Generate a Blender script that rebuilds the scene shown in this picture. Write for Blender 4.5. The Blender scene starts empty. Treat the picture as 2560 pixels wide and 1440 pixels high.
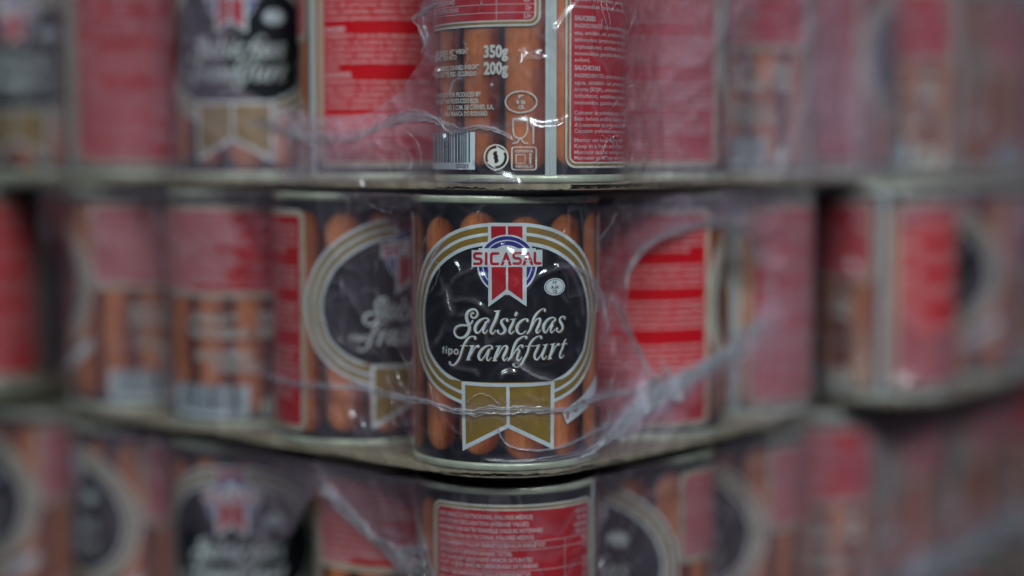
import bpy, bmesh, math, random
import numpy as np
from mathutils import Vector, noise
from mathutils.bvhtree import BVHTree
from mathutils.geometry import tessellate_polygon

random.seed(7)
C = bpy.context.scene.collection
R_ = math.radians
# ------------------------------------------------------------------ camera, world, lamps
F_PX, PITCH, CAM_Z = 4300.0, R_(4.42), 0.121
cam = bpy.data.cameras.new('camera'); camo = bpy.data.objects.new('camera', cam); C.objects.link(camo)
camo.location = (0, 0, CAM_Z); camo.rotation_euler = (math.pi / 2 - PITCH, 0, 0)
cam.sensor_width = 36; cam.lens = F_PX / 2560 * 36; cam.clip_start = .02; cam.clip_end = 20
cam.dof.use_dof = True; cam.dof.focus_distance = .655; cam.dof.aperture_fstop = 1.62
cam.dof.aperture_blades = 0
sc = bpy.context.scene; sc.camera = camo
w = bpy.data.worlds.new('World'); sc.world = w; w.use_nodes = True
nt = w.node_tree; bg = nt.nodes['Background']
tc = nt.nodes.new('ShaderNodeTexCoord'); sep = nt.nodes.new('ShaderNodeSeparateXYZ')
rmp = nt.nodes.new('ShaderNodeValToRGB'); mr = nt.nodes.new('ShaderNodeMapRange')
nt.links.new(tc.outputs['Generated'], sep.inputs[0]); nt.links.new(sep.outputs['Z'], mr.inputs['Value'])
mr.inputs['From Min'].default_value = -1; mr.inputs['From Max'].default_value = 1
nt.links.new(mr.outputs[0], rmp.inputs[0]); nt.links.new(rmp.outputs[0], bg.inputs[0])
e = rmp.color_ramp.elements
e[0].position = 0.0; e[0].color = (.030, .032, .040, 1)
e[1].position = 1.0; e[1].color = (.46, .53, .64, 1)
m_ = e.new(.5); m_.color = (.060, .070, .095, 1)
bg.inputs[1].default_value = .42
m2_ = e.new(.62); m2_.color = (.25, .29, .36, 1)

def area(name, loc, target, sx, sy, power, col, spread):
    l = bpy.data.lights.new(name, 'AREA'); l.shape = 'RECTANGLE'; l.size = sx; l.size_y = sy
    l.energy = power; l.color = col; l.spread = R_(spread)
    o = bpy.data.objects.new(name, l); C.objects.link(o); o.location = loc
    o.rotation_euler = (Vector(target) - Vector(loc)).to_track_quat('-Z', 'Y').to_euler()
    return o
area('ceiling_panel', (-.6, -1.0, 1.35), (.00, .66, .10), 1.1, .30, .62, (.82, .95, 1.0), 25)
area('ceiling_panel', (.9, -1.1, 1.45), (.05, .66, .13), 1.1, .30, 1.26, (.82, .94, 1.0), 25)
area('ceiling_panel', (-.25, .05, 1.3), (0, .75, .1), 1.2, .12, 1.6, (.90, .97, .97), 120)
sc.view_settings.view_transform = 'Standard'; sc.view_settings.look = 'None'
sc.view_settings.exposure = -.18; sc.view_settings.gamma = 1
sc.cycles.max_bounces = 14; sc.cycles.transparent_max_bounces = 24
sc.cycles.caustics_reflective = False; sc.cycles.caustics_refractive = False
sc.cycles.use_denoising = True

# ------------------------------------------------------------------ geometry constants (metres)
R_RIM, R_BODY, R_LAB, H = .0377, .0369, .03705, .1055
BASE = {'A': .1105, 'B': 0.0, 'C': -.0085 - .1055, 'D': -.0085 - .1055 - .110}
# every tin: axis position (x, y) and the angle of its front emblem seen from the camera
POS = {
 'A': {'C': (.0068, .685, -178.4), 'L1': (-.0538, .744, 113.4), 'L2': (-.1167, .794, -18), 'L3': (-.181, .846, 106),
       'L4': (-.234, .90, -38), 'R1': (.0575, .757, 126.5), 'R2': (.106, .825, -124), 'R3': (.158, .89, 103),
       'R4': (.213, .955, -135), 'R5': (.262, 1.02, -48), 'R6': (.312, 1.085, 170)},
 'B': {'C': (-.0026, .69, 1.0), 'L1': (-.0655, .744, 34), 'L2': (-.1215, .794, -147), 'L3': (-.181, .846, -114),
       'L4': (-.286, .909, 130), 'R1': (.056, .759, 124.4), 'R2': (.106, .825, 171), 'R3': (.189, .882, 172),
       'R4': (.246, .958, -29), 'R5': (.30, 1.035, 0)},
 'C': {'C': (-.0022, .70, -122), 'L1': (-.051, .755, -135.5), 'L2': (-.122, .80, -15), 'L3': (-.182, .85, -77),
       'L4': (-.24, .90, -88), 'R1': (.053, .765, -37), 'R2': (.105, .83, -42), 'R3': (.155, .895, -120),
       'R4': (.205, .96, -51), 'R5': (.257, 1.03, -45), 'R6': (.307, 1.095, -110)},
 'D': {'R3': (.160, .90, 30), 'R4': (.212, .965, -100), 'R5': (.262, 1.03, 120), 'R6': (.312, 1.095, 60)},
}
INNER = {('B', 'I1'): (-.128, .915, 60, 'tin deep in the dark gap left of the middle tray, behind the front row'),
         ('B', 'I2'): (-.226, .985, 150, 'shadowed tin behind the dark red tin at the left photo edge'),
         ('B', 'I3'): (.050, .895, 80, 'tin deep in the dark gap right of the middle tray, behind the front row'),
         ('B', 'I4'): (.135, .985, 10, 'shadowed tin behind the oval of deep red on the right'),
         ('B', 'I5'): (-.185, 1.02, 100, 'shadowed tin in the third file behind the gap on the left')}
def world_rot(x, y, phi): return R_(phi) - math.atan2(x, y)

def pix_ray(px, py):
    f = Vector((0, math.cos(PITCH), -math.sin(PITCH))); u = Vector((0, math.sin(PITCH), math.cos(PITCH)))
    return (f * F_PX + Vector((1, 0, 0)) * (px - 1280) - u * (py - 720)).normalized()
def px2lab(px, py, row, key):
    """photo point on a tin's wall -> (mm along the label from the emblem's middle, mm above the tin's foot)"""
    x, y, phi = POS[row][key]; d = pix_ray(px, py)
    a = d.x ** 2 + d.y ** 2; b = -2 * (d.x * x + d.y * y); c = x * x + y * y - R_LAB ** 2
    disc = b * b - 4 * a * c
    t = (-b - math.sqrt(max(disc, 0))) / (2 * a)
    h = d * t
    th = math.atan2(h.x - x, -(h.y - y)) - world_rot(x, y, phi)
    th = (th + math.pi) % (2 * math.pi) - math.pi
    return th * R_LAB * 1000, (h.z + CAM_Z - BASE[row]) * 1000
MM_DEG = R_LAB * 1000 * math.pi / 180

# ------------------------------------------------------------------ materials
def newmat(name):
    m = bpy.data.materials.new(name); m.use_nodes = True
    return m, m.node_tree, m.node_tree.nodes['Principled BSDF']
def N(nt, t, **kw):
    n = nt.nodes.new(t)
    for k, v in kw.items():
        if k.startswith('_'): setattr(n, k[1:], v)
        else: n.inputs[k.replace('__', ' ')].default_value = v
    return n
def ink(name, col, rough=.32, metal=0.0, var=.10):
    m, nt, p = newmat(name)
    tcn = N(nt, 'ShaderNodeTexCoord'); no = N(nt, 'ShaderNodeTexNoise', Scale=160.0, Detail=4.0)
    nt.links.new(tcn.outputs['Object'], no.inputs['Vector'])
    mrn = N(nt, 'ShaderNodeMapRange'); mrn.inputs['To Min'].default_value = 1 - var; mrn.inputs['To Max'].default_value = 1 + var
    nt.links.new(no.outputs['Fac'], mrn.inputs['Value'])
    vm = N(nt, 'ShaderNodeVectorMath', _operation='SCALE'); vm.inputs[0].default_value = col
    nt.links.new(mrn.outputs[0], vm.inputs['Scale']); nt.links.new(vm.outputs[0], p.inputs['Base Color'])
    p.inputs['Roughness'].default_value = rough; p.inputs['Metallic'].default_value = metal
    p.inputs['Specular IOR Level'].default_value = .28
    return m
M = {}
M['black'] = ink('ink_black', (.012, .014, .019))
M['white'] = ink('ink_white', (.70, .76, .78), .4)
M['gold'] = ink('ink_gold', (.33, .205, .040), .38, .15)
M['red'] = ink('ink_red', (.54, .007, .014), .34)
M['emblem_red'] = ink('ink_emblem_red', (.50, .012, .022), .36)
M['blue'] = ink('ink_blue', (.040, .032, .26))
M['pale'] = ink('ink_pale_text', (.62, .48, .49), .4)
M['paleweight'] = ink('ink_cream_text', (.72, .72, .64), .4)
M['barwhite'] = ink('ink_barcode_ground', (.62, .70, .74), .4)
M['barink'] = ink('ink_barcode_bars', (.03, .04, .05), .4)
# printed picture of the sausages: colour layer of the label sheet
m, nt, p = newmat('printed_sausages'); M['print'] = m
va = N(nt, 'ShaderNodeVertexColor', _layer_name='print'); nt.links.new(va.outputs[0], p.inputs['Base Color'])
p.inputs['Roughness'].default_value = .33
# tinplate
m, nt, p = newmat('lacquered_tinplate'); M['tin'] = m
no = N(nt, 'ShaderNodeTexNoise', Scale=90.0, Detail=5.0); cr = N(nt, 'ShaderNodeValToRGB')
tcn = N(nt, 'ShaderNodeTexCoord'); nt.links.new(tcn.outputs['Object'], no.inputs['Vector'])
cr.color_ramp.elements[0].color = (.50, .54, .38, 1); cr.color_ramp.elements[1].color = (.74, .78, .60, 1)
cr.color_ramp.elements[0].position = .3; cr.color_ramp.elements[1].position = .7
nt.links.new(no.outputs['Fac'], cr.inputs[0]); nt.links.new(cr.outputs[0], p.inputs['Base Color'])
mrn = N(nt, 'ShaderNodeMapRange'); mrn.inputs['To Min'].default_value = .22; mrn.inputs['To Max'].default_value = .48
nt.links.new(no.outputs['Fac'], mrn.inputs['Value']); nt.links.new(mrn.outputs[0], p.inputs['Roughness'])
p.inputs['Metallic'].default_value = .35
m, nt, p = newmat('bare_seam_metal'); M['seam'] = m
p.inputs['Base Color'].default_value = (.60, .68, .66, 1); p.inputs['Metallic'].default_value = .2; p.inputs['Roughness'].default_value = .4
# cardboard
m, nt, p = newmat('grey_brown_cardboard'); M['card'] = m
no = N(nt, 'ShaderNodeTexNoise', Scale=220.0, Detail=8.0); cr = N(nt, 'ShaderNodeValToRGB')
no2 = N(nt, 'ShaderNodeTexNoise', Scale=25.0, Detail=3.0); mx = N(nt, 'ShaderNodeMath', _operation='MULTIPLY')
tcn = N(nt, 'ShaderNodeTexCoord')
for q in (no, no2): nt.links.new(tcn.outputs['Object'], q.inputs['Vector'])
nt.links.new(no.outputs['Fac'], mx.inputs[0]); nt.links.new(no2.outputs['Fac'], mx.inputs[1])
cr.color_ramp.elements[0].position = .12; cr.color_ramp.elements[1].position = .42
cr.color_ramp.elements[0].color = (.22, .175, .105, 1); cr.color_ramp.elements[1].color = (.50, .42, .29, 1)
nt.links.new(mx.outputs[0], cr.inputs[0]); nt.links.new(cr.outputs[0], p.inputs['Base Color'])
p.inputs['Roughness'].default_value = .85
bp = N(nt, 'ShaderNodeBump', Strength=.5, Distance=.0004); nt.links.new(no.outputs['Fac'], bp.inputs['Height']); nt.links.new(bp.outputs[0], p.inputs['Normal'])
m, nt, p = newmat('gap_shade_fill'); M['gap_shade'] = m  # near-black colour standing for the shade in the gaps
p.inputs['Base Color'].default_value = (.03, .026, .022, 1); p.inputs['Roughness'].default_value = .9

def film_material(name, haze_mul, crinkle, tint=(.82, .62, .76)):
    """clear polythene: lets light through, milky where the 'haze' layer says so, glossy on its creases"""
    m = bpy.data.materials.new(name); m.use_nodes = True; nt = m.node_tree
    for n in list(nt.nodes): nt.nodes.remove(n)
    out = N(nt, 'ShaderNodeOutputMaterial')
    tcn = N(nt, 'ShaderNodeTexCoord')
    mp = N(nt, 'ShaderNodeMapping'); mp.inputs['Scale'].default_value = (1, 1, .75)
    nt.links.new(tcn.outputs['Object'], mp.inputs[0])
    n0 = N(nt, 'ShaderNodeTexNoise', Scale=26.0, Detail=2.0)
    nt.links.new(mp.outputs[0], n0.inputs['Vector'])
    # warped coordinates so creases curl
    sub = N(nt, 'ShaderNodeVectorMath', _operation='SUBTRACT'); sub.inputs[1].default_value = (.5, .5, .5)
    nt.links.new(n0.outputs['Color'], sub.inputs[0])
    scl = N(nt, 'ShaderNodeVectorMath', _operation='SCALE'); scl.inputs['Scale'].default_value = .05
    nt.links.new(sub.outputs[0], scl.inputs[0])
    add = N(nt, 'ShaderNodeVectorMath', _operation='ADD'); nt.links.new(mp.outputs[0], add.inputs[0]); nt.links.new(scl.outputs[0], add.inputs[1])
    n1 = N(nt, 'ShaderNodeTexNoise', Scale=55.0, Detail=1.5, Roughness=.4)
    nt.links.new(add.outputs[0], n1.inputs['Vector'])
    ab = N(nt, 'ShaderNodeMath', _operation='SUBTRACT'); ab.inputs[1].default_value = .5; nt.links.new(n1.outputs['Fac'], ab.inputs[0])
    ab2 = N(nt, 'ShaderNodeMath', _operation='ABSOLUTE'); nt.links.new(ab.outputs[0], ab2.inputs[0])
    rid = N(nt, 'ShaderNodeMapRange'); rid.inputs['From Min'].default_value = 0; rid.inputs['From Max'].default_value = .17
    rid.inputs['To Min'].default_value = 1; rid.inputs['To Max'].default_value = 0; rid.interpolation_type = 'SMOOTHSTEP'
    nt.links.new(ab2.outputs[0], rid.inputs['Value'])
    n2 = N(nt, 'ShaderNodeTexNoise', Scale=22.0, Detail=1.0); nt.links.new(add.outputs[0], n2.inputs['Vector'])
    hsum = N(nt, 'ShaderNodeMath', _operation='MULTIPLY_ADD'); hsum.inputs[1].default_value = .35
    nt.links.new(rid.outputs[0], hsum.inputs[0]); nt.links.new(n2.outputs['Fac'], hsum.inputs[2])
    bp = N(nt, 'ShaderNodeBump', Strength=1.0, Distance=crinkle); nt.links.new(hsum.outputs[0], bp.inputs['Height'])
    at = N(nt, 'ShaderNodeAttribute', _attribute_name='haze')
    # fine crease lines are milky themselves
    crz = N(nt, 'ShaderNodeMapRange'); crz.inputs['From Min'].default_value = .86; crz.inputs['From Max'].default_value = 1.0
    crz.inputs['To Min'].default_value = 0; crz.inputs['To Max'].default_value = .07; nt.links.new(rid.outputs[0], crz.inputs['Value'])
    n3 = N(nt, 'ShaderNodeTexNoise', Scale=14.0, Detail=2.0); nt.links.new(tcn.outputs['Object'], n3.inputs['Vector'])
    gate = N(nt, 'ShaderNodeMapRange'); gate.inputs['From Min'].default_value = .5; gate.inputs['From Max'].default_value = .62
    nt.links.new(n3.outputs['Fac'], gate.inputs['Value'])
    cg = N(nt, 'ShaderNodeMath', _operation='MULTIPLY'); nt.links.new(crz.outputs[0], cg.inputs[0]); nt.links.new(gate.outputs[0], cg.inputs[1])
    hz = N(nt, 'ShaderNodeMath', _operation='MULTIPLY_ADD', _use_clamp=True); hz.inputs[1].default_value = haze_mul
    nt.links.new(at.outputs['Fac'], hz.inputs[0]); nt.links.new(cg.outputs[0], hz.inputs[2])
    tr = N(nt, 'ShaderNodeBsdfTransparent'); tr.inputs[0].default_value = (.985, .985, .985, 1)
    df = N(nt, 'ShaderNodeBsdfDiffuse'); df.inputs[0].default_value = (*tint, 1)
    tl = N(nt, 'ShaderNodeBsdfTranslucent'); tl.inputs[0].default_value = (*tint, 1)
    mxd = N(nt, 'ShaderNodeMixShader', Fac=.3); nt.links.new(df.outputs[0], mxd.inputs[1]); nt.links.new(tl.outputs[0], mxd.inputs[2])
    mxh = N(nt, 'ShaderNodeMixShader'); nt.links.new(hz.outputs[0], mxh.inputs[0])
    nt.links.new(tr.outputs[0], mxh.inputs[1]); nt.links.new(mxd.outputs[0], mxh.inputs[2])
    gl = N(nt, 'ShaderNodeBsdfGlossy', Roughness=.18); gl.inputs[0].default_value = (1, 1, 1, 1); nt.links.new(bp.outputs[0], gl.inputs['Normal'])
    fr = N(nt, 'ShaderNodeFresnel', IOR=1.5); nt.links.new(bp.outputs[0], fr.inputs['Normal'])
    mn = N(nt, 'ShaderNodeMath', _operation='MINIMUM'); mn.inputs[1].default_value = .22; nt.links.new(fr.outputs[0], mn.inputs[0])
    mg = N(nt, 'ShaderNodeMath', _operation='MULTIPLY'); mg.inputs[1].default_value = 1.55; nt.links.new(mn.outputs[0], mg.inputs[0])
    mxg = N(nt, 'ShaderNodeMixShader'); nt.links.new(mg.outputs[0], mxg.inputs[0])
    nt.links.new(mxh.outputs[0], mxg.inputs[1]); nt.links.new(gl.outputs[0], mxg.inputs[2])
    nt.links.new(mxg.outputs[0], out.inputs['Surface'])
    return m
M['film'] = film_material('clear_shrink_film', 1.0, .0034)
M['fold'] = film_material('gathered_film', 1.0, .0012, (.90, .89, .95))

# ------------------------------------------------------------------ helpers
def link(name, me, mats, parent=None):
    o = bpy.data.objects.new(name, me); C.objects.link(o)
    for m in mats: me.materials.append(m)
    if parent: o.parent = parent
    return o
def smooth(me):
    for p in me.polygons: p.use_smooth = True
def lathe(profile, seg=96):
    vs, fs = [], []
    n = len(profile)
    for i in range(seg):
        a = 2 * math.pi * i / seg
        for r, z in profile: vs.append((r * math.sin(a), -r * math.cos(a), z))
    for i in range(seg):
        j = (i + 1) % seg
        for k in range(n - 1): fs.append((i * n + k, j * n + k, j * n + k + 1, i * n + k + 1))
    me = bpy.data.meshes.new('lathe'); me.from_pydata(vs, [], fs); smooth(me); return me

# ------------------------------------------------------------------ the printed label
MATS = ['print', 'black', 'white', 'gold', 'red', 'emblem_red', 'blue', 'pale', 'paleweight', 'barwhite', 'barink']
MI = {k: i for i, k in enumerate(MATS)}
ART_V, ART_F, ART_M = [], [], []
LAY = [0.0]
def layer(step=.016):
    LAY[0] += step
    return LAY[0]
def poly(pts, mat, h=None):
    """flat filled shape in label millimetres"""
    h = layer() if h is None else h
    b = len(ART_V); ART_V.extend([(x, y, h) for x, y in pts])
    for t in tessellate_polygon([[Vector((x, y, 0)) for x, y in pts]]):
        a, bb, c = (pts[i] for i in t)
        cr = (bb[0] - a[0]) * (c[1] - a[1]) - (bb[1] - a[1]) * (c[0] - a[0])
        if abs(cr) < 1e-9: continue
        ART_F.append(tuple(b + i for i in (t if cr > 0 else t[::-1]))); ART_M.append(MI[mat])
def catmull(pts, n=8):
    out = []
    P = [pts[0]] + list(pts) + [pts[-1]]
    for i in range(1, len(P) - 2):
        for k in range(n):
            t = k / n
            out.append(tuple(.5 * ((2 * b) + (c - a) * t + (2 * a - 5 * b + 4 * c - d) * t * t + (-a + 3 * b - 3 * c + d) * t ** 3)
                             for a, b, c, d in zip(P[i - 1], P[i], P[i + 1], P[i + 2])))
    out.append(tuple(pts[-1])); return out
def stroke(pts, mat, h=None, spline=True, caps=True, n=6):
    """ribbon of varying width through (x, y, width), label mm"""
    h = layer() if h is None else h
    P = catmull(pts, n) if spline else pts
    L, Rr = [], []
    for i, (x, y, wd) in enumerate(P):
        a = P[max(i - 1, 0)]; b = P[min(i + 1, len(P) - 1)]
        dx, dy = b[0] - a[0], b[1] - a[1]; l = math.hypot(dx, dy) or 1
        nx, ny = -dy / l * wd / 2, dx / l * wd / 2
        L.append((x + nx, y + ny)); Rr.append((x - nx, y - ny))
    b = len(ART_V)
    for l, r in zip(L, Rr): ART_V.append((*l, h)); ART_V.append((*r, h))
    for i in range(len(P) - 1):
        k = b + 2 * i; ART_F.append((k, k + 1, k + 3, k + 2)); ART_M.append(MI[mat])
    if caps:
        for j, (x, y, wd) in enumerate((P[0], P[-1])):
            poly([(x + wd / 2 * math.cos(a * math.pi / 8), y + wd / 2 * math.sin(a * math.pi / 8)) for a in range(16)], mat, h + .004 * (j + 1))
def pix_stroke(crop, pts, mat, dx=0, dy=0, scale=16.0, h=None, wmul=1.0, row='B', key='C'):
    ox, oy = crop; out = []
    for x, y, wd in pts:
        X, Y = ox + x / scale + dx, oy + y / scale + dy
        s, z = px2lab(X, Y, row, key)
        out.append((s, z, wd / scale / 6.55 * wmul))
    stroke(out, mat, h, n=5)
def pix_poly(pts, mat, row='B', key='C', h=None): poly([px2lab(x, y, row, key) for x, y in pts], mat, h)
def ell(cx, cy, rx, ry, n=40): return [(cx + rx * math.cos(2 * math.pi * i / n), cy + ry * math.sin(2 * math.pi * i / n)) for i in range(n)]
def rrect(x0, y0, x1, y1, r, n=6):
    out = []
    for cx, cy, a0 in ((x1 - r, y1 - r, 0), (x0 + r, y1 - r, 90), (x0 + r, y0 + r, 180), (x1 - r, y0 + r, 270)):
        out += [(cx + r * math.cos(R_(a0 + 90 * i / n)), cy + r * math.sin(R_(a0 + 90 * i / n))) for i in range(n + 1)]
    return out
TXT = {}
def text(s, x, y, size, mat, align='L', width=None, xs=.72, bold=.0, h=None):
    """lettering: size = cap height in mm; fitted to 'width' when given"""
    key = (s, bold)
    if key not in TXT:
        cu = bpy.data.curves.new('lettering', 'FONT'); cu.body = s; cu.offset = bold; cu.resolution_u = 2
        ob = bpy.data.objects.new('lettering', cu); C.objects.link(ob)
        dg = bpy.context.evaluated_depsgraph_get(); me = ob.evaluated_get(dg).to_mesh()
        TXT[key] = ([tuple(v.co[:2]) for v in me.vertices], [tuple(p.vertices) for p in me.polygons])
        ob.evaluated_get(dg).to_mesh_clear()
        bpy.data.objects.remove(ob); bpy.data.curves.remove(cu)
    V, Fs = TXT[key]
    if not V: return
    sc_ = size / .70
    x0 = min(v[0] for v in V); x1 = max(v[0] for v in V)
    sx = sc_ * xs if width is None else width / (x1 - x0)
    wd = (x1 - x0) * sx
    off = {'L': 0, 'C': -wd / 2, 'R': -wd}[align]
    h = layer(.004) if h is None else h
    b = len(ART_V); ART_V.extend([(x + off + (v[0] - x0) * sx, y + v[1] * sc_, h) for v in V])
    for f in Fs:
        a, bb, c = V[f[0]], V[f[1]], V[f[2]]
        cr = (bb[0] - a[0]) * (c[1] - a[1]) - (bb[1] - a[1]) * (c[0] - a[0])
        ART_F.append(tuple(b + i for i in (f if cr > 0 else f[::-1]))); ART_M.append(MI[mat])

# --- emblem: nested bands around a black field
half = [(1267, 557), (1225, 557.5), (1185, 562), (1145, 573), (1110, 592), (1080, 620), (1060, 655), (1049, 695), (1043, 745),
        (1042, 800), (1046, 855), (1053, 900), (1069, 940), (1092, 972), (1120, 993), (1153, 1009)]
s0 = px2lab(1267, 800, 'B', 'C')[0]
hl = [px2lab(x, y, 'B', 'C') for x, y in half]; hl = [(s - s0, z) for s, z in hl]
hl[0] = (0, hl[1][1])
hl = [q[:2] for q in catmull([(a, b, 0) for a, b in hl], 5)]
def inset(pts, d):
    out = []
    for i, (x, y) in enumerate(pts):
        a = pts[max(i - 1, 0)]; b = pts[min(i + 1, len(pts) - 1)]
        dx, dy = b[0] - a[0], b[1] - a[1]; l = math.hypot(dx, dy)
        out.append((x + -dy / l * d, y + dx / l * d))   # path runs leftwards and down: inside is on its left
    out[0] = (0, out[0][1]); return out
tail_top = px2lab(1267, 956, 'B', 'C')[1]
tail_s = px2lab(1155, 956, 'B', 'C')[0] - s0
def emblem_shape(d):
    p_ = [q for q in inset(hl, d) if not (q[0] > tail_s and q[1] < 60)]
    if d > 6.5:                       # innermost bands meet the top of the tail
        p_ = [q for q in p_ if q[1] > tail_top]
        p_.append((tail_s + .2, tail_top))
    mir = [(-x, y) for x, y in reversed(p_[1:])]
    return [(x + s0, y) for x, y in p_ + mir]
for d, mt in ((0, 'white'), (1.35, 'gold'), (3.65, 'white'), (4.85, 'gold'), (7.1, 'white'), (8.5, 'black')):
    poly(emblem_shape(d), mt)
# lower tail: gold, edged in white
P = lambda x, y: px2lab(x, y, 'B', 'C')
pix_poly([(1154, 953), (1210, 957), (1270, 958), (1330, 957), (1386, 952), (1384, 1124), (1270, 1070), (1157, 1127)], 'white')
pix_poly([(1163, 962), (1210, 966), (1265.5, 967), (1266.5, 1060.5), (1165, 1111)], 'gold')
pix_poly([(1274, 967), (1330, 966), (1376.5, 961), (1375.5, 1108.5), (1274.5, 1060.5)], 'gold')
# upper ribbon and roundel
pix_poly([(1220, 557), (1316, 557), (1316, 640), (1220, 640)], 'white')
pix_poly([(1228, 565.5), (1264.5, 565.5), (1264.5, 620), (1228, 620)], 'emblem_red')
pix_poly([(1270, 565.5), (1306, 565.5), (1306, 620), (1270, 620)], 'emblem_red')
cs, cz = P(1268, 662)
poly(ell(cs, cz, 11.6, 11.5, 56), 'white')
poly(ell(cs, cz, 10.9, 10.9, 56), 'blue'); poly(ell(cs, cz, 9.55, 9.5, 56), 'white')
poly(ell(cs, cz, 9.15, 9.1, 56), 'blue'); poly(ell(cs, cz, 7.5, 7.5, 56), 'white')
pix_poly([(1221, 664), (1316, 664), (1316, 766), (1267.5, 733), (1221, 767)], 'white')
pix_poly([(1229, 667), (1265, 667), (1265, 724), (1230, 751)], 'emblem_red')
pix_poly([(1270, 667), (1306, 667), (1306, 750), (1270, 724)], 'emblem_red')
pix_poly([(1197, 620.5), (1339, 620.5), (1339, 629), (1197, 629)], 'white')
pix_poly([(1190, 663), (1346, 663), (1346, 666.5), (1190, 666.5)], 'white')
pix_poly([(1180, 625), (1355, 624), (1355, 665.5), (1180, 666.5)], 'white')
BO = (1170, 610)
def bigletter(pts): pix_stroke(BO, [(x, y, 88) for x, y in pts], 'emblem_red', scale=12.8)
for dx in (0, 1245):
    bigletter([(x + dx, y - dx * .008) for x, y in [(425, 302), (330, 300), (250, 305), (215, 350), (218, 420), (265, 465), (330, 470), (395, 478), (430, 525), (428, 590), (385, 630), (300, 632), (215, 632)]])
bigletter([(590, 300), (590, 450), (590, 640)])
bigletter([(965, 300), (860, 300), (780, 308), (752, 350), (750, 470), (752, 590), (785, 632), (860, 636), (960, 635)])
bigletter([(2130, 285), (2130, 400), (2130, 560), (2160, 612), (2230, 618), (2300, 616)])
for dx, dy in ((0, 0), (688, -14)):
    q = lambda x, y: P(1170 + (x + dx) / 12.8, 610 + (y + dy) / 12.8)
    poly([q(1180, 300), q(1200, 262), (q(1240, 262)), q(1262, 300), q(1402, 684), q(1038, 684)], 'emblem_red')
    star = [q(1220 + (112 if k % 2 == 0 else 46) * math.sin(k * math.pi / 5), 565 - (112 if k % 2 == 0 else 46) * math.cos(k * math.pi / 5)) for k in range(10)]
    poly(star, 'white'); poly([q(1165, 600), q(1275, 600), q(1312, 690), q(1128, 690)], 'white')
# health mark
hc = P(1385.5, 716.7)
rx = (P(1411, 716.7)[0] - P(1360, 716.7)[0]) / 2; ry = 3.3
poly(ell(*hc, rx, ry), 'white'); poly(ell(*hc, rx * .90, ry * .88), 'black'); poly(ell(*hc, rx * .84, ry * .81), 'white')
for t, dz in (('PT', 1.0), ('R 26', -.65), ('CE', -2.3)): text(t, hc[0], hc[1] + dz - .05, 1.15, 'black', 'C', xs=1.0, bold=.03)
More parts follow.
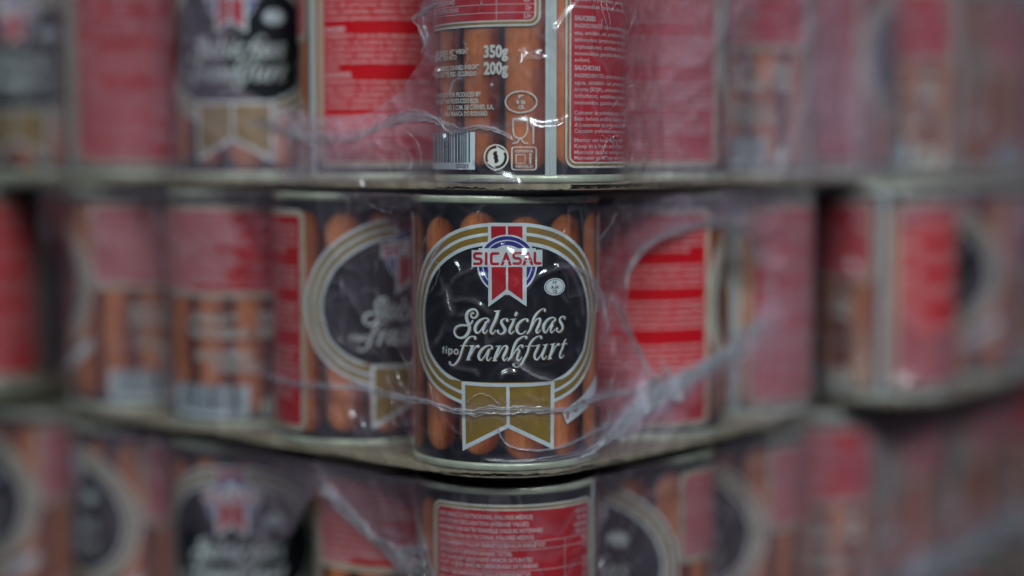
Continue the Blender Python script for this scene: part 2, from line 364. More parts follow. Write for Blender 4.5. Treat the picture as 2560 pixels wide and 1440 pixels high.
# script lettering, drawn as pen strokes
Z1, Z2, Z3, Z4 = (1120, 755), (1260, 755), (1100, 835), (1260, 835)
SCRIPT = [
 (Z1, [(1055,460,60),(1010,425,60),(950,490,70),(960,580,80),(1040,630,75),(1130,600,80),(1190,520,88),(1195,420,88),(1140,320,80),(1050,283,80),(940,305,85),(830,385,110),(772,500,130),(767,620,138),(800,760,140),(850,880,132),(880,1000,135),(870,1120,135),(800,1270,125),(690,1380,100),(540,1430,80),(400,1385,80),(312,1275,88),(292,1150,88),(340,1030,90),(450,950,88),(600,920,85),(780,925,70),(900,885,68),(975,810,75),(1003,740,72)]),
 (Z1, [(1600,775,95),(1628,710,78),(1585,650,58),(1500,640,48),(1370,680,80),(1230,790,118),(1135,930,125),(1103,1080,125),(1130,1180,105),(1200,1230,68),(1280,1180,52),(1370,1060,48),(1500,850,55)]),
 (Z1, [(1530,810,100),(1480,940,105),(1420,1100,98),(1430,1200,78),(1480,1245,55),(1540,1200,46),(1592,1120,36)]),
 (Z1, [(1860,352,36),(1950,362,45),(2080,332,26)]), (Z1, [(2000,390,112),(1960,550,120),(1870,780,118),(1760,1000,110),(1720,1140,106),(1740,1230,88),(1790,1268,58),(1850,1210,44),(1905,1120,33)]),
 (Z1, [(2368,735,105),(2385,690,60),(2320,660,45),(2230,670,60),(2150,740,88),(2140,830,108),(2200,940,118),(2270,1060,118),(2270,1160,105),(2190,1250,70),(2100,1270,50),(2010,1220,58),(2000,1150,108)]),
 (Z2, [(255,690,33),(370,680,42),(470,660,22)]), (Z2, [(380,720,95),(340,850,108),(250,1020,110),(215,1150,98),(240,1240,76),(300,1250,48),(360,1190,38),(403,1140,28)]),
 (Z2, [(488,435,112),(455,510,112)]),
 (Z2, [(920,745,100),(920,690,68),(850,670,48),(750,700,68),(620,800,100),(530,930,118),(500,1060,113),(530,1180,98),(610,1260,72),(700,1265,48),(790,1210,42),(860,1140,28)]),
 (Z2, [(1600,345,90),(1612,290,58),(1540,262,40),(1440,310,58),(1300,440,88),(1190,600,100),(1130,760,98),(1080,900,88),(1020,1060,60),(950,1190,52),(915,1255,60)]),
 (Z2, [(915,1255,46),(1010,1150,46),(1110,960,44),(1210,770,44),(1310,670,50),(1400,650,70),(1422,730,92),(1380,880,100),(1310,1030,106),(1270,1150,98),(1300,1230,68),(1360,1200,43),(1430,1110,32)]),
 (Z2, [(1975,745,85),(2022,690,62),(1990,635,48),(1910,612,48),(1790,650,78),(1660,760,108),(1570,900,118),(1545,1040,115),(1570,1160,98),(1620,1220,68),(1690,1140,48),(1790,980,46),(1890,810,52)]),
 (Z2, [(1910,790,88),(1880,920,98),(1840,1060,88),(1830,1160,78),(1870,1220,52),(1930,1170,38),(2000,1080,34)]),
 (Z2, [(2380,650,90),(2395,600,58),(2340,568,43),(2260,590,58),(2190,660,78),(2200,770,106),(2260,870,116),(2300,980,106),(2280,1090,88),(2200,1180,66),(2120,1190,52),(2060,1120,58),(2080,1055,98)]),
 (Z3, [(1425,175,100),(1432,120,78),(1370,90,48),(1270,95,52),(1160,160,76),(1060,290,88),(980,430,88),(930,580,86),(880,740,90),(840,880,84),(780,1010,84),(700,1130,78),(620,1210,62),(540,1240,58),(450,1210,58),(432,1130,100)]),
 (Z3, [(850,460,32),(990,462,32),(1130,462,32)]),
 (Z3, [(1205,465,32),(1290,465,38),(1400,450,22)]), (Z3, [(1320,490,106),(1270,640,108),(1205,830,116),(1160,960,116),(1150,985,118)]), (Z3, [(1085,1035,26),(1150,1018,60),(1215,1015,60)]),
 (Z3, [(1220,900,38),(1320,720,43),(1400,570,43),(1470,490,48),(1545,482,112)]),
 (Z3, [(2075,570,95),(2110,520,70),(2060,460,52),(1960,450,48),(1830,500,78),(1690,620,108),(1600,760,118),(1565,880,113),(1590,990,93),(1660,1040,62),(1740,960,48),(1840,800,46),(1940,630,52)]),
 (Z3, [(1980,620,95),(1930,770,98),(1890,920,88),(1890,1010,73),(1940,1060,48),(2000,1010,38),(2070,930,33)]),
 (Z3, [(2245,480,32),(2330,480,38),(2450,460,22)]), (Z3, [(2370,500,106),(2320,640,108),(2245,820,116),(2195,980,116),(2190,1005,114)]), (Z3, [(2115,1062,26),(2190,1045,60),(2255,1042,60)]),
 (Z4, [(-280,920,38),(-170,720,43),(-80,560,43),(0,480,48),(80,465,58),(125,520,88),(90,650,98),(20,790,106),(-35,920,98),(-10,1040,68),(50,1030,43),(145,940,32)]),
 (Z4, [(870,150,100),(882,100,68),(800,85,43),(680,130,68),(530,240,98),(430,400,100),(370,560,98),(320,720,93),(270,870,62),(200,990,52),(160,1050,52)]),
 (Z4, [(160,1050,38),(270,960,43),(380,780,43),(470,640,48),(570,510,48),(660,440,53),(745,455,58),(720,510,88)]),
 (Z4, [(470,640,48),(560,600,68),(600,660,88),(570,770,98),(520,900,98),(520,1000,78),(580,1050,58),(650,990,38),(700,910,33)]),
 (Z4, [(1455,150,90),(1470,100,68),(1400,75,43),(1280,110,58),(1150,210,78),(1040,350,90),(980,500,90),(940,660,90),(880,820,90),(800,970,84),(720,1140,78),(620,1260,62),(520,1310,52),(400,1280,58),(350,1210,66),(405,1195,70)]),
 (Z4, [(850,480,32),(1010,475,32),(1180,465,32)]),
 (Z4, [(1230,460,28),(1310,450,38),(1420,410,22)]), (Z4, [(1350,470,96),(1290,610,103),(1220,760,103),(1195,880,93),(1220,980,73),(1290,1020,52),(1370,940,43),(1480,770,43),(1575,560,43)]),
 (Z4, [(1545,430,38),(1620,430,38),(1720,390,26)]), (Z4, [(1640,450,98),(1590,600,98),(1530,760,98),(1500,880,83),(1530,990,62),(1590,990,43),(1670,880,32)]),
 (Z4, [(1825,415,32),(1890,400,38),(2010,360,22)]), (Z4, [(1930,440,98),(1890,600,103),(1840,760,103),(1800,900,108),(1795,930,108)]), (Z4, [(1720,1000,24),(1790,978,56),(1850,970,56)]),
 (Z4, [(1850,840,38),(1940,660,43),(2020,500,43),(2090,420,52),(2142,405,112)]),
 (Z4, [(2435,205,40),(2380,270,68),(2340,400,88),(2290,560,90),(2220,720,90),(2190,850,83),(2210,950,62),(2270,930,43),(2350,830,32)]),
 (Z4, [(2245,405,32),(2360,390,32),(2470,375,32)]),
 (Z3, [(195,495,26),(180,600,48),(160,740,46)]), (Z3, [(130,560,28),(225,570,28)]), (Z3, [(300,600,48),(285,745,46)]), (Z3, [(298,505,52),(302,512,52)]),
 (Z3, [(402,580,46),(390,850,46)]), (Z3, [(420,610,33),(500,600,46),(522,690,48),(470,780,43),(420,785,33)]),
 (Z3, [(680,600,43),(612,660,48),(612,750,48),(680,800,43),(750,740,48),(745,650,48),(680,600,43)]),
]
hg = layer(); hb = layer(.02)
for i, (cr_, pts) in enumerate(SCRIPT): pix_stroke(cr_, pts, 'gold', 2.3, 1.8, h=hg)
LAY[0] = hb
for i, (cr_, pts) in enumerate(SCRIPT): pix_stroke(cr_, pts, 'black', 1.3, .9, h=hb)
hw = layer(.02)
for i, (cr_, pts) in enumerate(SCRIPT): pix_stroke(cr_, pts, 'white', h=hw + .003 * (i % 4))
LAY[0] = hw + .02
# diagonal banner low on the right of the emblem
ban = [P(1402, 1028), P(1414, 1060), P(1462, 1020), (P(1480, 990)[0] + 3.4, P(1480, 985)[1] + 2), (P(1480, 990)[0] + 3.4, P(1480, 948)[1] + 2), P(1452, 990)]
poly(ban, 'white')
for i, ch in enumerate('8UN'):
    x, y = P(*[(1412, 1047), (1431, 1030), (1450, 1013)][i]); text(ch, x, y, 2.5, 'emblem_red', 'L', xs=.95, bold=.03)

# --- red panels
def panel(a0, a1, z0, z1):
    x0, x1 = a0 * MM_DEG, a1 * MM_DEG; r = 4.2
    for d, mt in ((0, 'paleweight'), (.8, 'gold'), (1.7, 'paleweight'), (2.3, 'red')):
        poly(rrect(x0 + d, z0 + d, x1 - d, z1 - d, r - d * .8), mt)
    return x0 + 2.3, x1 - 2.3
def rule(x0, y0, x1, y1, wd=.28, mat='pale', h=None):
    if abs(x1 - x0) > abs(y1 - y0): poly([(x0, y0 - wd / 2), (x1, y0 - wd / 2), (x1, y0 + wd / 2), (x0, y0 + wd / 2)], mat, h)
    else: poly([(x0 - wd / 2, y0), (x0 + wd / 2, y0), (x0 + wd / 2, y1), (x0 - wd / 2, y1)], mat, h)
xa, xb = panel(72, 185, 58.5, 98.9)
col = 159.5 * MM_DEG
hh = layer()
NUT = [(93.2, 'INFORMAÇÃO NUTRICIONAL (VALORES MÉDIOS)', 39), (90.5, 'NUTRITION DECLARATION (AVERAGE VALUES)', 37.5),
       (87.8, 'INFORMATION NUTRITIONNELLE (VALEURS MOYENNES)', 43), (85.1, 'INFORMACIÓN NUTRICIONAL (VALORES MEDIOS)', 39.5),
       (81.9, 'ENERGIA/ENERGY/VALEURS ÉNERGÉTIQUES/VALOR ENERGÉTICO', 44), (78.7, 'LÍPIDOS/FAT/LIPIDES/GRASAS TOTAL', 31),
       (76.2, 'DOS QUAIS: SATURADOS/OF WHICH: SATURATES/', 39), (73.7, 'DONT ACIDES GRAS SATURÉS/GRASAS SATURADAS', 41),
       (70.4, 'HIDRATOS/CARBOHYDRATE/GLUCIDES/HIDRATOS', 38), (67.6, 'PRODUTO/PRODUCT/PRODUIT/AÇÚCARES', 34),
       (64.5, 'PROTEÍNAS/PROTEIN/PROTÉINES/PROTEINAS', 36), (61.5, 'SAL/SALT/SEL/SAL', 17)]
for z, s, wd in NUT: text(s, xa + 1.2, z, 1.65, 'pale', 'L', width=wd, bold=.035, h=hh)
for z, s in ((93.2, 'POR 100g'), (90.5, 'PER 100g'), (87.8, 'POUR 100g'), (85.1, 'POR 100g'), (81.9, '795kJ'), (78.7, '15g'), (73.7, '5,6g'), (70.4, '1,8g'), (67.6, '0,5g'), (64.5, '12g'), (61.5, '2,0g')):
    text(s, xb - 1.2, z, 1.65, 'pale', 'R', xs=.72, bold=.035, h=hh)
for z in (84.2, 81.0, 72.7, 66.7, 63.6): rule(xa, z, xb, z, h=hh + .002)
rule(col, 60.8, col, 84.2, h=hh + .004)
xc, xd = panel(199.4 - 360, -72, 5.6, 98.4)
hh = layer()
ING = [(93.5, 'SALSICHAS', 0), (90.9, 'INGREDIENTES: carne de peru separada mecanicamente,', 1), (88.3, 'água, amido, sal, proteína de porco, aroma (SOJA),', 1),
       (85.7, 'antioxidante (eritorbato de sódio), estabilizantes (di e', 1), (83.1, 'trifosfatos), intensificador de sabor (glutamato', 1), (80.5, 'monossódico), conservante (nitrito de sódio).', .85),
       (76.2, 'SAUSAGES', 0), (73.6, 'INGREDIENTS: mechanically separated turkey meat, water,', 1), (71.0, 'starch, salt, pork protein, flavour (SOY), antioxidant,', 1),
       (68.3, 'sodium erythorbate, stabilisers, flavour enhancer,', 1), (65.6, 'monosodium glutamate, preservative (sodium nitrite).', .97),
       (61.0, 'SAUCISSES', 0), (58.3, 'INGRÉDIENTS: viande de dinde séparée mécaniquement,', 1), (55.7, 'eau, amidon, sel, protéines de porc, arôme (SOJA),', 1),
       (53.1, 'antioxydant (erythorbate de sodium), stabilisants (di et', 1), (50.5, 'triphosphates), stabilisant (citrate de sodium, glutamate', 1),
       (48.0, 'monosodique, guanylate disodique), conservateur (nitrite de', 1), (45.6, 'sodium).', .14),
       (42.5, 'SALCHICHAS', 0), (39.7, 'INGREDIENTES: carne de pavo separada mecánicamente,', 1), (37.1, 'agua, almidón, sal, proteína de cerdo, aroma', .96),
       (34.6, 'aroma (SOJA), antioxidante (eritorbato sódico, di y', 1), (32.1, 'trifosfatos), estabilizante (citrato sódico, glutamato', 1), (29.6, 'monosódico, guanilato disódico), conservador (nitrito).', 1),
       (25.8, 'Consumir de preferência antes de/lote: ver tampa', .86), (23.5, 'Best before end/lot: (see at bottom)', .72), (21.2, 'A consommer de préférence avant le/lot: voir le fond', .92),
       (18.9, 'Consumir preferentemente antes del fin de/lote: ver', .92), (15.5, 'Manter em local seco e fresco.', .64), (13.2, 'Keep in a fresh and dry place.', .66),
       (10.9, 'Maintenir dans un endroit sec et frais.', .72), (8.8, 'Mantener en un lugar seco y fresco.', .70)]
for z, s, k in ING:
    if k == 0: text(s, xc + 1.4, z, 1.7, 'pale', 'L', xs=.85, bold=.045, h=hh)
    else: text(s, xc + 1.4, z, 1.45, 'pale', 'L', width=(xd - xc - 3) * k, bold=.018, h=hh)
# --- weights, marks and barcode under the nutrition panel
Q = lambda x, y: px2lab(x, y, 'A', 'C')
U = lambda s: s + 2 * math.pi * R_LAB * 1000 if s < 0 else s
def q2(x, y): s, z = Q(x, y); return U(s), z
hh = layer()
text('350g', *q2(1241, 143), 4.4, 'paleweight', 'C', width=9.6, bold=.045, h=hh)
text('200g', *q2(1241, 185), 4.4, 'paleweight', 'C', width=9.6, bold=.045, h=hh)
for s, x, y in (('PESO LÍQUIDO. NET WEIGHT', 1175, 134), ('POIDS NET. PESO NETO', 1146, 149), ('PESO ESCORRIDO. DRAINED WEIGHT', 1201, 173), ('POIDS ÉGOUTTÉ. PESO ESCURRIDO', 1195, 189),
                ('PRODUZIDO POR: PRODUCED BY:', 1206, 241), ('PRODUIT PAR: PRODUCIDO POR:', 1200, 257), ('IND. E COM. DE CARNES, S.A.', 1236, 273), ('VILA FRANCA DO ROSARIO', 1221, 289)):
    text(s, *q2(x, y), 1.75, 'paleweight', 'R', xs=.70, bold=.035, h=hh)
ox, oz = q2(1303, 255)
def ring(cx, cy, rx, ry, wd, mat, h, a0=0, a1=360, n=40):
    pts = [(cx + rx * math.cos(R_(a0 + (a1 - a0) * i / n)), cy + ry * math.sin(R_(a0 + (a1 - a0) * i / n)), wd) for i in range(n + 1)]
    stroke(pts, mat, h, spline=False, caps=False)
ring(ox, oz, 5.8, 4.0, .55, 'paleweight', hh)
for t, dz in (('PT', 1.2), ('R 26', -.7), ('CE', -2.6)): text(t, ox, oz + dz, 1.35, 'paleweight', 'C', xs=.9, bold=.05, h=hh)
def qs(pts, wd, mat='paleweight', spline=False): stroke([(*q2(x, y), wd) for x, y in pts], mat, None, spline=spline)
qs([(1284, 297), (1284, 325), (1288, 340), (1300, 346), (1312, 340), (1318, 325), (1319, 297)], .55, spline=True)
qs([(1284, 297), (1319, 297)], .5)
qs([(1298, 346), (1298, 350), (1292, 357), (1284, 358)], .5, spline=True); qs([(1305, 346), (1305, 350), (1311, 357), (1319, 358)], .5, spline=True)
for x in (1326, 1332, 1338): qs([(x, 297), (x, 309)], .4)
qs([(1326, 309), (1330, 316), (1333, 318), (1333, 358)], .55); qs([(1338, 309), (1333, 318)], .55)
gx, gz = q2(1242, 393)
ring(gx, gz, 4.6, 4.6, .5, 'paleweight', layer())
poly([(gx + 3.3 * math.cos(R_(a)), gz + 3.3 * math.sin(R_(a))) for a in range(60, 241, 15)] + [(gx + 1.1 * math.cos(R_(a)), gz + 1.2 + 1.1 * math.sin(R_(a))) for a in range(230, 70, -20)], 'paleweight')
poly([(gx + 3.3 * math.cos(R_(a)), gz + 3.3 * math.sin(R_(a))) for a in range(240, 421, 15)] + [(gx + 1.1 * math.cos(R_(a)), gz - 1.2 + 1.1 * math.sin(R_(a))) for a in range(50, -110, -20)], 'paleweight')
poly([(gx + .2, gz + 4.2), (gx + 3.9, gz + 2.0), (gx + .6, gz + .6)], 'paleweight'); poly([(gx - .2, gz - 4.2), (gx - 3.9, gz - 2.0), (gx - .6, gz - .6)], 'paleweight')
bx0, bz0 = q2(1281, 424); bx1, bz1 = q2(1340, 368)
stroke([(x, y, .4) for x, y in rrect(bx0, bz0, bx1, bz1, .9)] + [(bx1, bz1 - .9, .4)], 'paleweight', None, spline=False, caps=False)
text('DEPONHA', (bx0 + bx1) / 2, bz1 - 2.0, 1.1, 'paleweight', 'C', width=6.6, bold=.02); text('AMARELO', (bx0 + bx1) / 2, bz0 + .7, 1.1, 'paleweight', 'C', width=6.6, bold=.02)
stroke([(bx0 + 1.6, bz1 - 2.8, .35), (bx0 + 1.6, bz0 + 2.4, .35), (bx0 + 4.9, bz0 + 2.4, .35), (bx0 + 4.9, bz1 - 2.8, .35), (bx0 + 1.6, bz1 - 2.8, .35)], 'paleweight', None, spline=False)
stroke([(bx1 - 2.2, bz0 + 2.4, .7), (bx1 - 2.2, bz0 + 4.6, .9)], 'paleweight', None, spline=False); poly(ell(bx1 - 2.2, bz0 + 5.6, .5, .5, 10), 'paleweight')
br, bt = q2(1192, 330); bb = q2(1192, 424)[1]
bl = 87.5 * MM_DEG
poly([(bl, bb), (br, bb), (br, bt), (bl, bt)], 'barwhite')
hh = layer(); rnd = random.Random(3); x = bl + 3.2
while x < br - 2.6:
    wd = rnd.choice((.33, .33, .66, .99)); poly([(x, bb + 2.6), (x + wd, bb + 2.6), (x + wd, bt + .0), (x, bt + .0)], 'barink', hh); x += wd + rnd.choice((.33, .33, .66, .99))
text('002089', br - 2.9, bb + .5, 1.75, 'barink', 'R', xs=.9, bold=.01, h=hh)

# slice every shape into narrow vertical strips so that it follows the round wall
bm = bmesh.new()
vs = [bm.verts.new(v) for v in ART_V]
for f, mi in zip(ART_F, ART_M):
    try: fc = bm.faces.new([vs[i] for i in f]); fc.material_index = mi
    except ValueError: pass
smin, smax = min(v[0] for v in ART_V), max(v[0] for v in ART_V)
cut = smin + 1.3
while cut < smax:
    fs = [f for f in bm.faces if min(v.co.x for v in f.verts) < cut - 1e-4 and max(v.co.x for v in f.verts) > cut + 1e-4]
    if fs:
        gm = list({v for f in fs for v in f.verts} | {e_ for f in fs for e_ in f.edges}) + fs
        bmesh.ops.bisect_plane(bm, geom=gm, plane_co=(cut, 0, 0), plane_no=(1, 0, 0), dist=1e-6)
    cut += 1.3
# ground sheet with the printed sausages
NA, NZ, Z0, Z1_ = 420, 150, 2.2, H * 1000 - 2.2
clay = bm.loops.layers.float_color.new('print')
def sausage_rgb(s, z):
    th = s / MM_DEG
    pitch = 360 / 13; k = math.floor((th + 17 + pitch / 2) / pitch); c = k * pitch - 17
    kk = k % 13; rr = random.Random(kk * 17 + 5); jx = rr.uniform(-1, 1); zt = 99.3 + rr.uniform(-2.2, .8); zb = 5.2 + rr.uniform(-1, 1.6)
    wob = 1.2 * noise.noise(Vector((z * .02, kk * 3.1, 0)))
    hw_ = 13.1 * MM_DEG * (1 + .03 * jx); x_ = (th - c - jx * .5 - wob * .6) * MM_DEG
    cap = hw_ * .95
    if z > zt - cap: yy = z - (zt - cap)
    elif z < zb + cap: yy = (zb + cap) - z
    else: yy = 0
    r = math.hypot(x_, yy) / hw_
    if r >= 1: return (.010, .013, .018)
    crease = 0
    if yy > cap * .55: crease = .5 * max(0, 1 - abs(x_ + .4 * jx) / .55) + .25 * max(0, 1 - abs(x_ - 2) / .5)
    n_ = noise.noise(Vector((s * .12, z * .05, kk))) ; n2_ = noise.noise(Vector((s * .6, z * .35, kk)))
    t = max(0, 1 - r ** 2.6); lit = .42 + .58 * t; off = x_ / hw_
    lit *= 1 - .18 * off + .26 * n_ + .16 * n2_ + .45 * max(0, 1 - abs(off + .32 + .1 * n_) / .13) * max(0, n_ + .25); lit *= 1 - crease
    edge = min(1, (1 - r) * 9)
    mf = min(1, max(0, (off + .45 * noise.noise(Vector((s * .3, z * .04, kk + 9))) + .15) / 1.0)); mf = mf * mf * (3 - 2 * mf)
    base = tuple(a_ * (1 - mf) + b_ * mf for a_, b_ in zip((.58, .185, .070), (.25, .045, .022)))
    lit *= 1 + .35 * max(0, noise.noise(Vector((s * .5, z * .03, kk + 4)))) * (1 - r)
    g = (.010, .013, .018)
    return tuple(g[i] * (1 - edge) + base[i] * lit * edge for i in range(3))
gv = {}
tot = 2 * math.pi * R_LAB * 1000
zs = [Z0 + (Z1_ - Z0) * j / NZ for j in range(NZ + 1)]
colr = {}
for i in range(NA + 1):
    s = -tot / 2 + tot * i / NA
    for j, z in enumerate(zs):
        gv[i, j] = bm.verts.new((s, z, -.03)); colr[i, j] = sausage_rgb(s, z)
for i in range(NA):
    for j in range(NZ):
        ks = ((i, j), (i + 1, j), (i + 1, j + 1), (i, j + 1)); fc = bm.faces.new([gv[k] for k in ks]); fc.material_index = 0
        for lp, k in zip(fc.loops, ks): lp[clay] = (*colr[k], 1)
for v in bm.verts:
    s, z, h = v.co; r = R_LAB * 1000 + h; a = s / (R_LAB * 1000)
    v.co = Vector((r * math.sin(a) / 1000, -r * math.cos(a) / 1000, z / 1000))
label_me = bpy.data.meshes.new('label'); bm.to_mesh(label_me); bm.free(); smooth(label_me)

# ------------------------------------------------------------------ one tin, then copies
def rim_profile(z0, up):
    s = 1 if up else -1; r = R_RIM
    pr = [(R_BODY - .0012, z0 - s * .0030), (R_BODY + .0001, z0 - s * .0031), (r - .00025, z0 - s * .0027), (r, z0 - s * .0022), (r, z0 - s * .0008),
          (r - .0002, z0 - s * .0002), (r - .0006, z0), (r - .0012, z0 - s * .0001), (r - .0015, z0 - s * .0006), (r - .0017, z0 - s * .0036)]
    return pr if not up else pr
def make_tin():
    root = bpy.data.objects.new('food_can', None); C.objects.link(root)
    link('body', lathe([(R_BODY, .0022), (R_BODY, H - .0022)], 120), [M['tin']], root)
    link('label', label_me, [M[k] for k in MATS], root)
    link('rim', lathe(rim_profile(0.0, False)), [M['tin']], root)
    link('rim', lathe(rim_profile(H, True)), [M['tin']], root)
    link('lid', lathe([(R_RIM - .0018, H - .0036), (R_RIM - .004, H - .0040), (R_RIM - .006, H - .0034), (.018, H - .0034), (.016, H - .0040), (.0002, H - .0040)]), [M['tin']], root)
    # side seam: bare metal strip with a raised welded lap
    a0 = R_(191); vs, fs = [], []
    prof = [(-3.3, .00030), (-3.2, .00036), (-.8, .00036), (-.5, .0006), (.9, .0006), (1.2, .00036), (3.2, .00036), (3.3, .00030)]
    for z in (.0026, H - .0026):
        for d, hh_ in prof:
            a = a0 + R_(d); vs.append(((R_LAB + hh_) * math.sin(a), -(R_LAB + hh_) * math.cos(a), z))
    n = len(prof)
    for i in range(n - 1): fs.append((i, i + 1, n + i + 1, n + i))
    me = bpy.data.meshes.new('side_seam'); me.from_pydata(vs, [], fs); link('side_seam', me, [M['seam']], root)
    return root
tin0 = make_tin(); used = [False]
def place_tin(x, y, phi, z, label, group):
    if not used[0]: t = tin0; used[0] = True
    else:
        t = tin0.copy(); C.objects.link(t)
        for ch in tin0.children:
            c = ch.copy(); C.objects.link(c); c.parent = t
    t.location = (x, y, z); t.rotation_euler = (0, 0, world_rot(x, y, phi))
    t['label'] = label; t['category'] = 'food can'; t['group'] = group
    return t
LBL = {
 'A': {'C': 'frankfurter tin in upper layer showing weights 350g and 200g, barcode and side seam',
       'L1': 'upper tin with bright red text panel behind torn film, left of the barcode tin',
       'L2': 'upper tin with blurred black emblem between two red-panelled tins',
       'L3': 'upper tin with wide red panel and pale side seam, left of the black-emblem tin',
       'L4': 'tin at the top left corner of the photo with blurred black and gold emblem',
       'R1': 'upper tin with hazy red panel directly right of the tin with the barcode',
       'R2': 'upper tin under milky film with pale barcode patch, second right of the corner',
       'R3': 'upper tin with narrow pink strip and emblem rim, third right of the corner',
       'R4': 'very blurred upper tin just right of the film edge at the top right',
       'R5': 'very blurred tin with dark brown oval patch near the top right corner',
       'R6': 'rightmost blurred tin of the upper layer, cut off by the photo edge'},
 'B': {'C': 'sharp frankfurter tin in the middle of the photo with black and gold emblem facing forward',
       'L1': 'middle tin with half-turned black emblem and red panel edge, left of the sharp tin',
       'L2': 'middle tin with pink nutrition panel above orange sausages and white barcode',
       'L3': 'blurred middle tin with gold ring edge, last before the dark gap on the left',
       'L4': 'dark red blurred tin beyond the gap at the left edge of the middle layer',
       'R1': 'tin with vivid red panel seen through the round film opening, right of the sharp tin',
       'R2': 'middle tin with grey side seam and pink panel, last before the gap on the right',
       'R3': 'blurred tin with oval of deep red, first beyond the gap on the right',
       'R4': 'very blurred middle tin with dark emblem edge, second beyond the right gap',
       'R5': 'navy blurred tin cut off by the right photo edge in the middle layer'},
 'C': {'C': 'lower tin with nutrition table in pale capitals on red, under the sharp tin',
       'L1': 'lower tin with hazy rounded red panel crossed by a bright film crease',
       'L2': 'lower tin with blurred forward-facing emblem and small red and blue badge',
       'L3': 'lower tin with right half of a black emblem beside dark sausages, third left',
       'L4': 'very dark blurred tin at the bottom left corner of the photo',
       'R1': 'lower tin with black emblem half turned away, right of the tin with the nutrition table',
       'R2': 'lower tin with strip of dark emblem and pink panel, second right of the corner',
       'R3': 'lower tin with broad dull pink panel under milky film, third right of the corner',
       'R4': 'blurred lower tin with dark emblem and red streak, fourth right of the corner',
       'R5': 'blurred lower tin with navy emblem near the right photo edge',
       'R6': 'rightmost lower tin, cut off by the photo edge above the pale band'},
 'D': {'R3': 'bottom-layer tin mostly below the frame, leftmost of those under the pale diagonal band',
       'R4': 'bottom-layer tin, second from left under the pale diagonal band',
       'R5': 'bottom-layer tin in the bottom right, third under the pale diagonal band',
       'R6': 'dark red tin in the bottom right corner of the photo'},
}
LAYN = {'A': 'tins of the upper layer', 'B': 'tins of the middle layer', 'C': 'tins of the lower layer', 'D': 'tins of the bottom layer'}
for row, d in POS.items():
    for key, (x, y, phi) in d.items(): place_tin(x, y, phi, BASE[row], LBL[row][key], LAYN[row])

for (row, key), (x, y, phi, lb_) in INNER.items(): place_tin(x, y, phi, BASE[row], lb_, LAYN[row])
# ------------------------------------------------------------------ outlines of trays
def hull(points):
    pts = sorted(set(points))
    def cross(o, a, b): return (a[0] - o[0]) * (b[1] - o[1]) - (a[1] - o[1]) * (b[0] - o[0])
    lo, up = [], []
    for p_ in pts:
        while len(lo) > 1 and cross(lo[-2], lo[-1], p_) <= 0: lo.pop()
        lo.append(p_)
    for p_ in reversed(pts):
        while len(up) > 1 and cross(up[-2], up[-1], p_) <= 0: up.pop()
        up.append(p_)
    return lo[:-1] + up[:-1]
DL, DR = Vector((-.75, .66)), Vector((.63, .777))
def outline(cs, r, lback, rback):
    """path round the tray's outer side seen from the camera, left back -> corner -> right back"""
    pts = []
    cc = [Vector(c) for c in cs]
    cc2 = cc + [cc[0] + DR * lback, cc[-1] + DL * rback]
    for c in cc2:
        for i in range(180): pts.append((round(c.x + r * math.cos(R_(2 * i)), 7), round(c.y + r * math.sin(R_(2 * i)), 7)))
    h = hull(pts)                               # counter-clockwise
    n = len(h)
    # start at the rear-left phantom, run counter-clockwise past the front to the rear-right phantom
    st = max(range(n), key=lambda i: Vector(h[i]).dot(Vector((-.35, .94))))
    en = max(range(n), key=lambda i: Vector(h[i]).dot(Vector((.45, .89))))
    out = []; i = st
    while True:
        out.append(Vector(h[i]))
        if i == en: break
        i = (i + 1) % n
    return out
def resample(path, ds):
    out = [path[0]]; acc = 0
    for a, b in zip(path, path[1:]):
        l = (b - a).length; t = ds - acc
        while t <= l: out.append(a + (b - a) * (t / l)); t += ds
        acc = (acc + l) % ds if l + acc >= ds else acc + l
    return out
def normals(p_):
    o = []
    for i in range(len(p_)):
        d = p_[min(i + 1, len(p_) - 1)] - p_[max(i - 1, 0)]; d.normalize(); o.append(Vector((d.y, -d.x)))
    return o

TRAYS = {
 'A1': ('A', ['L4', 'L3', 'L2', 'L1', 'C', 'R1', 'R2', 'R3']), 'A2': ('A', ['R4', 'R5', 'R6']),
 'B0': ('B', ['L4']), 'B1': ('B', ['L3', 'L2', 'L1', 'C', 'R1', 'R2']), 'B2': ('B', ['R3', 'R4', 'R5']),
 'C1': ('C', ['L4', 'L3', 'L2', 'L1', 'C', 'R1', 'R2']), 'C2': ('C', ['R3', 'R4', 'R5', 'R6']), 'D1': ('D', ['R3', 'R4', 'R5', 'R6']),
}
HAZE = {'A': {'C': .055, 'L1': .20, 'L2': .09, 'L3': .045, 'L4': .05, 'R1': .22, 'R2': .31, 'R3': .28, 'R4': .27, 'R5': .22, 'R6': .24},
        'B': {'C': .003, 'L1': .025, 'L2': .065, 'L3': .075, 'L4': .008, 'R1': .30, 'R2': .27, 'R3': .15, 'R4': .17, 'R5': .15},
        'C': {'C': .035, 'L1': .21, 'L2': .065, 'L3': .06, 'L4': .04, 'R1': .045, 'R2': .11, 'R3': .13, 'R4': .07, 'R5': .06, 'R6': .04},
        'D': {'R3': .02, 'R4': .02, 'R5': .02, 'R6': .02}}
